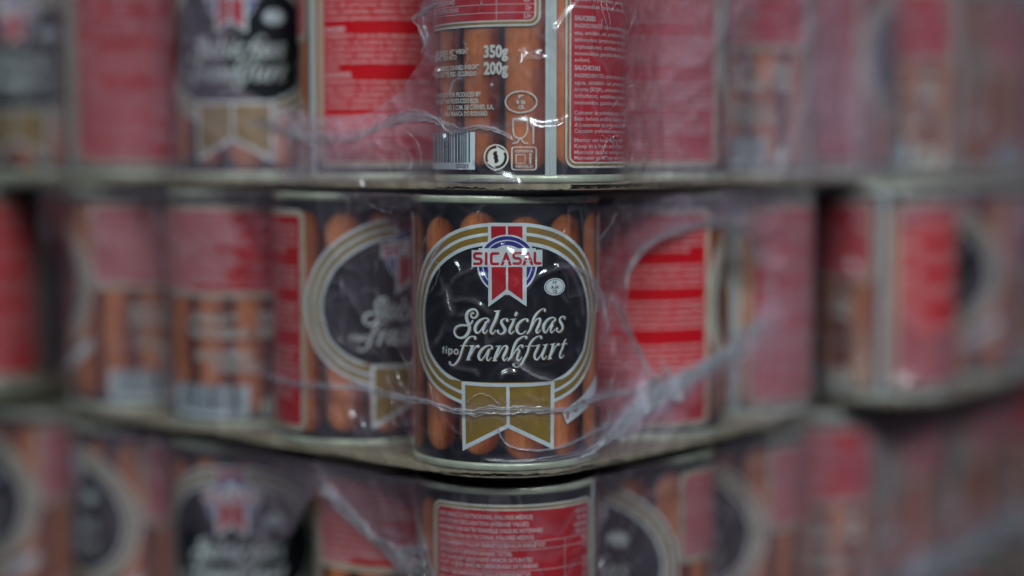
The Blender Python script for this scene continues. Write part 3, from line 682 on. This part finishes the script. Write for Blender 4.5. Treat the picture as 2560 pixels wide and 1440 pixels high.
# openings in the film, outlined where the photograph shows them: (tray, outline)
def blob(pts): return [q[:2] for q in catmull([(x, y, 0) for x, y in pts + pts[:1]], 6)][:-1]
HOLES = {
 'B1': [blob([(1566, 760), (1562, 700), (1590, 645), (1640, 602), (1700, 577), (1770, 560), (1840, 572), (1890, 622), (1906, 690), (1898, 765), (1866, 830), (1800, 885), (1740, 915), (1690, 938), (1632, 962), (1600, 915), (1576, 850)])],
 'A1': [blob([(590, -150), (595, 60), (562, 140), (600, 215), (650, 240), (700, 262), (760, 272), (815, 292), (900, 286), (960, 258), (1003, 222), (1034, 178), (1062, 130), (1042, 60), (1048, -150)]),
        blob([(420, -100), (432, 60), (418, 140), (432, 200), (446, 140), (448, 0), (446, -100)]),
        blob([(-80, -100), (-80, 240), (60, 232), (92, 215), (60, 120), (38, 40), (30, -100)])],
 'B2': [blob([(2245, 640), (2262, 590), (2310, 560), (2370, 548), (2420, 580), (2440, 660), (2425, 740), (2390, 800), (2330, 832), (2275, 810), (2250, 730)])],
 'C1': [blob([(790, 1235), (830, 1270), (900, 1330), (975, 1405), (960, 1500), (640, 1500), (660, 1400), (730, 1330), (760, 1270)]),
        blob([(455, 1320), (500, 1345), (560, 1400), (580, 1500), (460, 1500)])],
}
# gathered folds: (tray, [(px, py, width px)], milkiness)
FOLDS = [
 ('B1', [(640, 925, 4), (690, 945, 6), (760, 960, 8), (830, 967, 9), (900, 968, 8), (960, 985, 8), (1030, 1000, 9), (1075, 1005, 6), (1120, 1022, 7), (1175, 1030, 12), (1215, 1024, 14), (1265, 1026, 13), (1320, 1022, 12), (1370, 1026, 7), (1420, 1022, 8), (1470, 1002, 9), (1540, 982, 10)], .50),
 ('B1', [(1432, 668, 4), (1462, 680, 8), (1485, 705, 9), (1502, 745, 8), (1515, 790, 8), (1522, 840, 6)], .55),
 ('B1', [(1440, 1148, 8), (1490, 1115, 16), (1540, 1075, 26), (1590, 1030, 34), (1640, 985, 46), (1690, 962, 34), (1740, 930, 24), (1800, 895, 28), (1860, 850, 34), (1920, 800, 30)], .95),
 ('B1', [(1545, 1070, 10), (1590, 1030, 22), (1640, 985, 34), (1700, 955, 20), (1780, 905, 14), (1850, 855, 18)], 1.7),
 ('B1', [(1638, 968, 30), (1612, 915, 14), (1588, 868, 12), (1560, 800, 8), (1530, 740, 6)], .7),
 ('B1', [(1480, 990, 8), (1530, 985, 10), (1590, 978, 9), (1640, 962, 12)], .6),
 ('B1', [(1566, 760, 7), (1563, 700, 12), (1588, 645, 14), (1636, 602, 10), (1700, 576, 9), (1770, 560, 14), (1838, 570, 20), (1888, 618, 26), (1903, 680, 16)], .26),
 ('B1', [(1060, 700, 2), (1085, 640, 3), (1110, 600, 2)], .5),
 ('B1', [(1290, 905, 2), (1330, 935, 4), (1380, 950, 4)], .5),
 ('B1', [(1245, 1070, 2), (1262, 1105, 3), (1300, 1122, 3), (1360, 1125, 3), (1420, 1110, 4), (1480, 1080, 6), (1540, 1050, 8)], .35),
 ('B1', [(1210, 1148, 2), (1260, 1152, 4), (1330, 1150, 6), (1400, 1142, 8), (1460, 1126, 9)], .35),
 ('B1', [(1118, 720, 2), (1122, 755, 3), (1130, 780, 2)], .5),
 ('A1', [(620, 300, 8), (700, 322, 20), (780, 345, 14), (850, 348, 16), (910, 335, 16), (970, 308, 16), (1030, 292, 18), (1090, 300, 14), (1140, 325, 10), (1200, 318, 8), (1250, 328, 7), (1285, 348, 5)], .5),
 ('A1', [(1100, 5, 6), (1075, 22, 8), (1042, 40, 7), (1030, 48, 4)], .7), ('A1', [(1030, 46, 3), (1050, 70, 4), (1062, 100, 4), (1064, 125, 3)], .6),
 ('A1', [(1060, 20, 4), (1062, 60, 4), (1070, 95, 5), (1052, 140, 4)], .45),
 ('A1', [(1120, 250, 2), (1135, 205, 3), (1155, 196, 2)], .4),
 ('A1', [(1100, 455, 4), (1200, 449, 6), (1300, 452, 4)], .4),
 ('C1', [(775, 1185, 14), (830, 1232, 26), (880, 1290, 22), (935, 1345, 18), (985, 1385, 22), (1040, 1420, 34), (1075, 1460, 20)], .34),
 ('C1', [(985, 1385, 14), (1030, 1380, 18), (1070, 1365, 8)], .5),
 ('C2', [(2200, 1475, 50), (2300, 1432, 60), (2400, 1380, 60), (2480, 1335, 55), (2570, 1288, 50)], .85),
 ('A2', [(2215, 440, 40), (2290, 455, 50), (2360, 470, 40), (2440, 455, 30)], .5),
 ('C1', [(1990, 1030, 40), (2030, 1080, 50), (2045, 1150, 30)], .5),
]
def inpoly(x, y, pl):
    c = False; j = len(pl) - 1
    for i in range(len(pl)):
        xi, yi = pl[i]; xj, yj = pl[j]
        if (yi > y) != (yj > y) and x < (xj - xi) * (y - yi) / (yj - yi) + xi: c = not c
        j = i
    return c
def to_pix(v):
    d = v - Vector((0, 0, CAM_Z)); cz_ = d.y * math.cos(PITCH) - d.z * math.sin(PITCH); cy_ = d.y * math.sin(PITCH) + d.z * math.cos(PITCH)
    return 1280 + F_PX * d.x / cz_, 720 - F_PX * cy_ / cz_
def segdist(px, py, fold):
    best = 1e9; bw = 1
    for (x0, y0, w0), (x1, y1, w1) in zip(fold, fold[1:]):
        dx, dy = x1 - x0, y1 - y0; t = max(0, min(1, ((px - x0) * dx + (py - y0) * dy) / (dx * dx + dy * dy + 1e-9)))
        d = math.hypot(px - x0 - dx * t, py - y0 - dy * t)
        if d < best: best, bw = d, w0 + (w1 - w0) * t
    return best, bw

# ------------------------------------------------------------------ corrugated sheets under each tray
BT = .0027
def flat_sheet(path, z0, z1, name, mat, parent, ragged=0.0, seed=0):
    vs, fs = [], []; n = len(path)
    pp = [p_ + Vector((noise.noise(Vector((p_.x * 400, p_.y * 400, seed))), noise.noise(Vector((p_.x * 400, p_.y * 400, seed + 9))))) * ragged for p_ in path]
    for z in (z0, z1):
        for p_ in pp: vs.append((p_.x, p_.y, z))
    for i in range(n): j = (i + 1) % n; fs.append((i, j, n + j, n + i))
    fs.append(tuple(range(n - 1, -1, -1))); fs.append(tuple(range(n, 2 * n)))
    me = bpy.data.meshes.new(name); me.from_pydata(vs, [], fs); return link(name, me, [mat], parent)
CARDLBL = {'A1': 'corrugated card sheet with open flutes under the upper layer of tins, above the sharp tin',
           'A2': 'corrugated card sheet under the very blurred upper tins at the top right',
           'B0': 'card sheet under the dark red tin at the left photo edge',
           'B1': 'sagging corrugated card sheet under the sharp tin and its neighbours',
           'B2': 'card sheet under the tins beyond the gap on the right of the middle layer',
           'C1': 'card sheet under the lower layer with the nutrition table tin, below the frame',
           'C2': 'card sheet forming the pale diagonal band in the bottom right',
           'D1': 'card sheet under the bottom layer, below the frame'}
for tk, (row, keys) in TRAYS.items():
    cs = [POS[row][k][:2] for k in keys]; z0 = BASE[row]
    lb, rb = (.155, .155) if tk in ('A1', 'B1', 'C1') else (.08, .06)
    if tk == 'B0': lb, rb = .08, .02
    pth = resample(outline(cs, R_BODY - .0002, lb, rb), .0016)
    root = bpy.data.objects.new('cardboard_sheet', None); C.objects.link(root); root.location = (0, 0, 0)
    root['label'] = CARDLBL[tk]; root['category'] = 'cardboard sheet'; root['group'] = 'card sheets between the layers'
    flat_sheet(pth, z0 - .0005, z0 - .0001, 'liner', M['card'], root, .0006, 1)
    flat_sheet(pth, z0 - BT, z0 - BT + .0004, 'liner', M['card'], root, .0009, 5)
    # fluting: a wavy web seen at the cut edge, running 12 mm inwards
    fine = resample(outline(cs, R_BODY - .0009, lb, rb), .0004); nn = normals(fine); vs, fs = [], []
    for i, (p_, n_) in enumerate(zip(fine, nn)):
        z = z0 - BT / 2 + (BT / 2 - .0006) * math.sin(i * .0004 / .0062 * 2 * math.pi)
        rg = .0006 * noise.noise(Vector((i * .05, 0, 3)))
        for dd in (0, .012): q = p_ + n_ * (rg - dd); vs.append((q.x, q.y, z))
    for i in range(len(fine) - 1): k = 2 * i; fs.append((k, k + 2, k + 3, k + 1))
    me = bpy.data.meshes.new('fluting'); me.from_pydata(vs, [], fs); smooth(me); fo = link('fluting', me, [M['card']], root)
    sm = fo.modifiers.new('thickness', 'SOLIDIFY'); sm.thickness = .0003; sm.offset = 0
    # frayed upper liner hanging over part of the cut edge
    vs, fs = [], []; edge = resample(outline(cs, R_BODY - .0002, lb, rb), .0006); en_ = normals(edge)
    for i, (p_, n_) in enumerate(zip(edge, en_)):
        k = max(.35, min(1, .90 + 1.2 * noise.noise(Vector((p_.x * 28, p_.y * 28, z0 * 9))) + .35 * noise.noise(Vector((p_.x * 420, p_.y * 420, 2)))))
        if tk == 'A1' and .022 < p_.x < .075: k *= .22
        if tk == 'B1' and -.008 < p_.x < .045: k *= .5 + .5 * noise.noise(Vector((p_.x * 160, 3, 1)))
        o_ = .0002 + .0005 * abs(noise.noise(Vector((p_.x * 150, p_.y * 150, 6))))
        for f_, zz in ((0, 0), (.6, .35), (1, 1)): q = p_ + n_ * (o_ * f_ + .0001); vs.append((q.x, q.y, z0 - .0003 - zz * k * (BT - .0004)))
    for i in range(len(edge) - 1):
        for t_ in (0, 1): a_ = i * 3 + t_; fs.append((a_, a_ + 3, a_ + 4, a_ + 1))
    me = bpy.data.meshes.new('frayed_edge'); me.from_pydata(vs, [], fs); fo = link('frayed_edge', me, [M['card']], root)
    sm = fo.modifiers.new('thickness', 'SOLIDIFY'); sm.thickness = .00025; sm.offset = -1
    inner = resample(outline(cs, R_BODY - .0125, lb, rb), .004)
    flat_sheet(inner, z0 - BT + .0006, z0 - .0007, 'core', M['gap_shade'], root)  # near-black filler, darkens the hollow behind the fluting
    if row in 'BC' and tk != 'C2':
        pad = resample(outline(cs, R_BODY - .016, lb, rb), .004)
        o = flat_sheet(pad, z0 - .0075, z0 - BT - .0004, 'gap_shade_sheet', M['gap_shade'], None)  # added sheet, near-black so the space under the tray reads as shade
        o['label'] = {'B0': 'added dark sheet standing for the shadow gap under the tin at the left photo edge', 'B1': 'added dark sheet standing for the shadow gap between the sharp tin and the lower layer',
                      'B2': 'added dark sheet standing for the shadow gap under the middle tins on the right', 'C1': 'added dark shade sheet under the lower layer, below the frame'}[tk]
        o['category'] = 'added shade sheet'; o['group'] = 'added shade sheets between the layers'

# ------------------------------------------------------------------ shrink film
FILMLBL = {'A1': 'torn milky shrink film around the upper tins, ragged opening left of the barcode',
           'A2': 'milky shrink film bunched at the top right tray edge',
           'B0': 'thin shrink film on the dark red tin at the left photo edge',
           'B1': 'glossy wrinkled shrink film over the sharp tin, with a round opening to its right',
           'B2': 'milky shrink film with oval opening over deep red, beyond the gap on the right',
           'C1': 'creased shrink film around the lower layer, bright crease over the rounded red panel',
           'C2': 'milky shrink film around the blurred lower tins at the right',
           'D1': 'shrink film around the bottom layer in the bottom right corner'}
CREASES = {   # sharp pressed creases: outline on the photograph, half-width px, height mm
 'B1': [([(1125, 718), (1137, 696), (1158, 683), (1190, 670)], 6, .42), ([(1127, 756), (1158, 749), (1190, 757), (1211, 773), (1232, 789)], 7, .5),
        ([(1088, 740), (1103, 736), (1108, 720), (1102, 699), (1092, 692)], 5, .42), ([(1137, 793), (1158, 787), (1185, 778), (1199, 768)], 6, .45),
        ([(1317, 733), (1325, 712), (1343, 694), (1369, 680), (1396, 671), (1430, 668)], 7, .5), ([(1322, 688), (1342, 673)], 4, .4),
        ([(1400, 738), (1412, 748), (1424, 765)], 6, .4), ([(1438, 790), (1444, 812), (1456, 818)], 5, .35), ([(1388, 636), (1401, 645), (1416, 643)], 5, .35),
        ([(1276, 705), (1286, 698), (1294, 706), (1286, 714), (1276, 705)], 5, .3), ([(1119, 915), (1155, 923), (1189, 931), (1200, 950)], 7, .45),
        ([(1248, 955), (1258, 937), (1278, 931), (1296, 941)], 7, .55), ([(1088, 872), (1097, 850), (1113, 829)], 6, .4),
        ([(1117, 1050), (1133, 1075), (1153, 1089)], 4, .4), ([(1231, 1153), (1247, 1157), (1263, 1150)], 6, .5), ([(1246, 985), (1258, 1008), (1268, 1016)], 4, .35),
        ([(1150, 848), (1185, 862), (1205, 872)], 4, .4), ([(1340, 815), (1365, 819), (1398, 822)], 3, .4), ([(1268, 860), (1262, 885), (1290, 905), (1330, 935)], 5, .35),
        ([(1395, 650), (1430, 690), (1450, 740), (1458, 800)], 6, .35), ([(1230, 790), (1215, 830), (1222, 880)], 8, .35), ([(1060, 620), (1085, 560), (1108, 535)], 5, .35),
        ([(1052, 640), (1040, 720), (1042, 800)], 6, .4), ([(1440, 860), (1452, 900), (1480, 930)], 5, .35), ([(1310, 980), (1345, 1000), (1370, 995)], 6, .3),
        ([(1165, 1035), (1178, 1070), (1170, 1100)], 6, .3), ([(1075, 970), (1105, 1030), (1118, 1085)], 6, .35), ([(1340, 640), (1300, 655), (1275, 668)], 4, .3)],
 'A1': [([(1140, 150), (1150, 190), (1146, 220)], 5, .45), ([(1095, 150), (1090, 180), (1075, 200)], 4, .5), ([(1150, 60), (1140, 110), (1155, 140)], 5, .4),
        ([(1490, 20), (1500, 60), (1485, 100)], 5, .35), ([(1420, 140), (1400, 90), (1378, 60)], 5, .35), ([(1215, 230), (1245, 250), (1240, 280)], 6, .35),
        ([(1330, 110), (1300, 150), (1325, 200)], 7, .35), ([(1180, 400), (1200, 420), (1230, 440)], 4, .5), ([(1200, 395), (1225, 420), (1250, 440)], 4, .5),
        ([(1145, 395), (1165, 420), (1185, 440)], 4, .5), ([(985, 345), (1010, 370), (1040, 372)], 6, .5), ([(930, 350), (960, 372), (985, 380)], 6, .5)],
 'C1': [([(1290, 1310), (1300, 1322), (1320, 1318)], 6, .5), ([(1120, 1340), (1130, 1360), (1150, 1370)], 5, .5), ([(1420, 1390), (1450, 1370), (1462, 1340)], 6, .4)],
}
def build_film(tk, row, keys):
    z0 = BASE[row]
    cs = [Vector(POS[row][k][:2]) for k in keys]
    lb, rb = (.155, .155) if tk in ('A1', 'B1', 'C1') else (.08, .06)
    if tk == 'B0': lb, rb = .08, .02
    near = tk in ('A1', 'B1', 'C1')
    ds = {'B1': .0007, 'A1': .0009, 'C1': .0011}.get(tk, .0025)
    pth = resample(outline([c[:] for c in cs], R_RIM + .00025, lb, rb), ds); nn = normals(pth)
    zstep = {'B1': .0007, 'A1': .0009, 'C1': .0011}.get(tk, .003)
    nz = int((H + BT + .0016) / zstep)
    rows_ = [(-.020, -BT - .0004), (-.010, -BT - .0005), (-.002, -BT - .0004)] + [(0, -BT + .0002 + (H + BT) * k / nz) for k in range(nz + 1)] + [(-.0012, H + .00045), (-.010, H + .0005), (-.018, H + .0005)]
    sd = sum(map(ord, tk)) * 3.7 + (11.3 if tk == 'A1' else 0)
    vs, haze = [], []
    hz = HAZE[row]
    for i, (p_, n_) in enumerate(zip(pth, nn)):
        dd = [((p_ - c).length, k) for c, k in zip(cs, keys)]; dmin, kmin = min(dd)
        gap = max(0, dmin - R_RIM - .0004)
        free = min(1, gap / .004)
        # milkiness blends between neighbouring tins
        ws = [(1 / (d_ ** 4), hz[k]) for d_, k in dd]; hbase = sum(a * b for a, b in ws) / sum(a for a, _ in ws)
        u = i * ds
        for ins, z in rows_:
            v3 = Vector((u * 30, z * 26, sd)); wv = noise.noise_vector(v3 * .7)
            r1 = 1 - abs(noise.noise(v3 * 1.1 + wv * .8)) * 2.4; r1 = max(0, r1) ** 3
            r2 = 1 - abs(noise.noise(v3 * 2.7 + wv * 1.2 + Vector((7, 3, 1)))) * 2.4; r2 = max(0, r2) ** 3
            lo_ = noise.noise(v3 * .45 + Vector((3, 8, 2)))
            amp = (.00035 + .0011 * free)
            vert = math.sin(max(0, min(1, (z + BT) / (H + BT))) * math.pi)
            edgein = 1 if -BT <= z <= H else .2
            disp = (amp * (r1 + .5 * r2) + .0008 * free * lo_) * edgein - .30 * gap * vert - .0 * free
            # thin extra creases pressed onto the tin
            q = p_ + n_ * (disp + ins)
            vs.append(Vector((q.x, q.y, z + z0)))
            h = .72 * hbase * (1 + 1.1 * lo_) + .05 * free + .06 * r1 * min(1, hbase / .08) + .02 * r2
            if z < 0: h *= .35
            haze.append(max(.002, h))
    nr = len(rows_)
    holes = HOLES.get(tk, []); fl = [f for f in FOLDS if f[0] == tk]
    pix = [to_pix(v) for v in vs]
    for idx, (px, py) in enumerate(pix):
        for _, f, mk in fl:
            xs_ = [q[0] for q in f]; ys_ = [q[1] for q in f]
            if px < min(xs_) - 60 or px > max(xs_) + 60 or py < min(ys_) - 60 or py > max(ys_) + 60: continue
            d, wd = segdist(px, py, f)
            haze[idx] += mk * .22 * math.exp(-(d / (wd * 1.3 + 6)) ** 2)
    for pts_, hw_, hm in CREASES.get(tk, []):
        f3 = [(x, y, hw_) for x, y in catmull([(a_, b_) for a_, b_ in pts_], 6)]
        xs_ = [q[0] for q in f3]; ys_ = [q[1] for q in f3]; x0_, x1_, y0_, y1_ = min(xs_) - 25, max(xs_) + 25, min(ys_) - 25, max(ys_) + 25
        for idx, (px, py) in enumerate(pix):
            if px < x0_ or px > x1_ or py < y0_ or py > y1_: continue
            d, _ = segdist(px, py, f3)
            g = math.exp(-(d / hw_) ** 2)
            e_ = min(math.hypot(px - f3[0][0], py - f3[0][1]), math.hypot(px - f3[-1][0], py - f3[-1][1]))
            g *= min(1, .25 + e_ / 18)
            n_ = nn[idx // nr]; vs[idx] += Vector((n_.x, n_.y, 0)) * (hm * .0014 * g); haze[idx] += .085 * g ** 3  # extra haze paints in the pale glint along each crease
    inside = [any(inpoly(px, py, hl_) for hl_ in holes) and vs[i].y < 1.2 for i, (px, py) in enumerate(pix)] if holes else [False] * len(vs)
    fs = []
    for i in range(len(pth) - 1):
        for k in range(nr - 1):
            a = i * nr + k; q = (a, a + nr, a + nr + 1, a + 1)
            if sum(inside[j] for j in q) >= 2: continue
            fs.append(q)
    root = bpy.data.objects.new('shrink_film', None); C.objects.link(root)
    root['label'] = FILMLBL[tk]; root['category'] = 'shrink film'; root['group'] = 'shrink wraps around the trays'
    # gathered folds lie on the sheet
    full = [(i * nr + k, (i + 1) * nr + k, (i + 1) * nr + k + 1, i * nr + k + 1) for i in range(len(pth) - 1) for k in range(nr - 1)]
    bvh = BVHTree.FromPolygons(vs, full); org = Vector((0, 0, CAM_Z))
    jobs = [(f, mk) for _, f, mk in fl]
    for f, mk in jobs:
        P_ = catmull(f, 10); pts = []
        for j, (x, y, wd) in enumerate(P_):
            jx = 2.2 * noise.noise(Vector((j * .35, x * .01, 1))); jy = 2.2 * noise.noise(Vector((j * .35, x * .01, 5)))
            hit, nrm, _, dist = bvh.ray_cast(org, pix_ray(x + jx, y + jy))
            if hit is None: continue
            wv = wd * (.75 + .6 * abs(noise.noise(Vector((j * .3, y * .02, 2))) * 2))
            if nrm.dot(org - hit) < 0: nrm = -nrm
            pts.append((hit, nrm, 1.35 * wv / F_PX * dist))
        if len(pts) < 3: continue
        # flattened, twisting strand with a crumpled cross-section
        V2, F2, hz2 = [], [], []; nc = 16
        for j, (pt, nm, wd) in enumerate(pts):
            t = (pts[min(j + 1, len(pts) - 1)][0] - pts[max(j - 1, 0)][0]).normalized(); side = t.cross(nm).normalized()
            end = min(1, j / 4, (len(pts) - 1 - j) / 4) * .9 + .1
            for c in range(nc):
                a = 2 * math.pi * c / nc
                cr_ = 1 + .22 * noise.noise(Vector((j * .22, c * .9, len(pts))))
                th = min(wd * .10, .00045)
                V2.append(pt + nm * (th * .7 + th * math.sin(a) * cr_) * end + side * (wd * .5 * math.cos(a) * cr_ * end)); hz2.append(mk * .42 * abs(math.sin(a)) ** 1.5 * (.55 + .9 * noise.noise(Vector((j * .12, math.cos(a) * 2.2, 4)))))
        for j in range(len(pts) - 1):
            for c in range(nc): d = (c + 1) % nc; F2.append((j * nc + c, j * nc + d, (j + 1) * nc + d, (j + 1) * nc + c))
        wmax = max(q[2] for q in f)
        for fi in range(2 + int(wmax / 7)):
            rr = random.Random(fi * 31 + len(pts)); a0 = rr.randrange(0, max(1, len(pts) // 3)) if fi else 0; a1 = len(pts) - (rr.randrange(0, max(1, len(pts) // 3)) if fi else 0)
            line = []
            for j in range(a0, a1):
                pt, nm, wd = pts[j]
                t = (pts[min(j + 1, len(pts) - 1)][0] - pts[max(j - 1, 0)][0]).normalized(); side = t.cross(nm).normalized()
                o_ = wd * ((.42, -.42, 0)[min(fi, 2)] + (.35, .35, 1.1)[min(fi, 2)] * noise.noise(Vector((j * .07, fi * 5.3, 1))) + .05 * noise.noise(Vector((j * .5, fi * 5.3, 7))))
                line.append((pt + side * o_ + nm * .0005, nm, (.00007 + .00011 * rr.random()) * (1 + wmax / 24)))
            thread(line, V2, F2, hz2, .12 + .42 * mk * rr.uniform(.5, 1))
        m2 = bpy.data.meshes.new('fold'); m2.from_pydata([v[:] for v in V2], [], F2)
        a2 = m2.attributes.new('haze', 'FLOAT', 'POINT'); a2.data.foreach_set('value', [max(.02, h) for h in hz2]); smooth(m2)
        link('fold', m2, [M['fold']], root)
    # fine short creases wandering over the sheet
    if near:
        V2, F2, hz2 = [], [], []; rr = random.Random(int(sd)); L = len(pth)
        for q_ in range({'A1': 230, 'B1': 190, 'C1': 150}[tk]):
            i0 = rr.uniform(.12, .88) * L; z_ = rr.uniform(-.001, H); a = rr.gauss(0, .8) + (math.pi / 2 if rr.random() < .35 else 0); curl = rr.gauss(0, .10); line = []
            kmin = min(((pth[int(i0)] - c).length, k) for c, k in zip(cs, keys))[1]
            if tk == 'B1' and kmin == 'C' and rr.random() < .55: continue
            for st in range(rr.randrange(8, 34)):
                i0 += math.cos(a) * .0007 / ds; z_ += math.sin(a) * .0007; a += curl + rr.gauss(0, .06)
                if not (2 < i0 < L - 3 and -.002 < z_ < H): break
                ii = int(i0); kk = 3 + max(0, min(nz - 1, int((z_ + BT) / (H + BT) * nz)))
                if inside[ii * nr + kk]: break
                line.append((vs[ii * nr + kk] + Vector((nn[ii].x, nn[ii].y, 0)) * .00012, Vector((nn[ii].x, nn[ii].y, 0)), rr.uniform(.00008, .00019)))
            if len(line) > 5: thread(line, V2, F2, hz2, rr.uniform(.12, .5))
        for v in V2: vs.append(v)
        nb = len(haze); haze.extend(hz2)
        fs_cr = [tuple(nb + q_ for q_ in f_) for f_ in F2]
    else: fs_cr = []
    me = bpy.data.meshes.new('film'); me.from_pydata([v[:] for v in vs], [], fs + fs_cr)
    at = me.attributes.new('haze', 'FLOAT', 'POINT'); at.data.foreach_set('value', [min(.9, q_) for q_ in haze])
    mi = [0] * len(fs) + [1] * len(fs_cr); me.polygons.foreach_set('material_index', mi)
    smooth(me); link('wrap', me, [M['film'], M['fold']], root)
def thread(line, V2, F2, hz2, mk):
    b = len(V2); n = len(line); ns = 5
    for j, (pt, nm, wd) in enumerate(line):
        t = (line[min(j + 1, n - 1)][0] - line[max(j - 1, 0)][0])
        if t.length < 1e-9: t = Vector((0, 0, 1))
        t.normalize(); side = t.cross(nm).normalized(); up_ = side.cross(t)
        e_ = min(1, (j + .3) / 4, (n - 1 - j + .3) / 4)
        for c in range(ns):
            a = 2 * math.pi * c / ns; V2.append(pt + (side * math.cos(a) + up_ * math.sin(a)) * wd * e_); hz2.append(mk * e_)
    for j in range(n - 1):
        for c in range(ns): d = (c + 1) % ns; F2.append((b + j * ns + c, b + j * ns + d, b + (j + 1) * ns + d, b + (j + 1) * ns + c))
for tk, (row, keys) in TRAYS.items(): build_film(tk, row, keys)
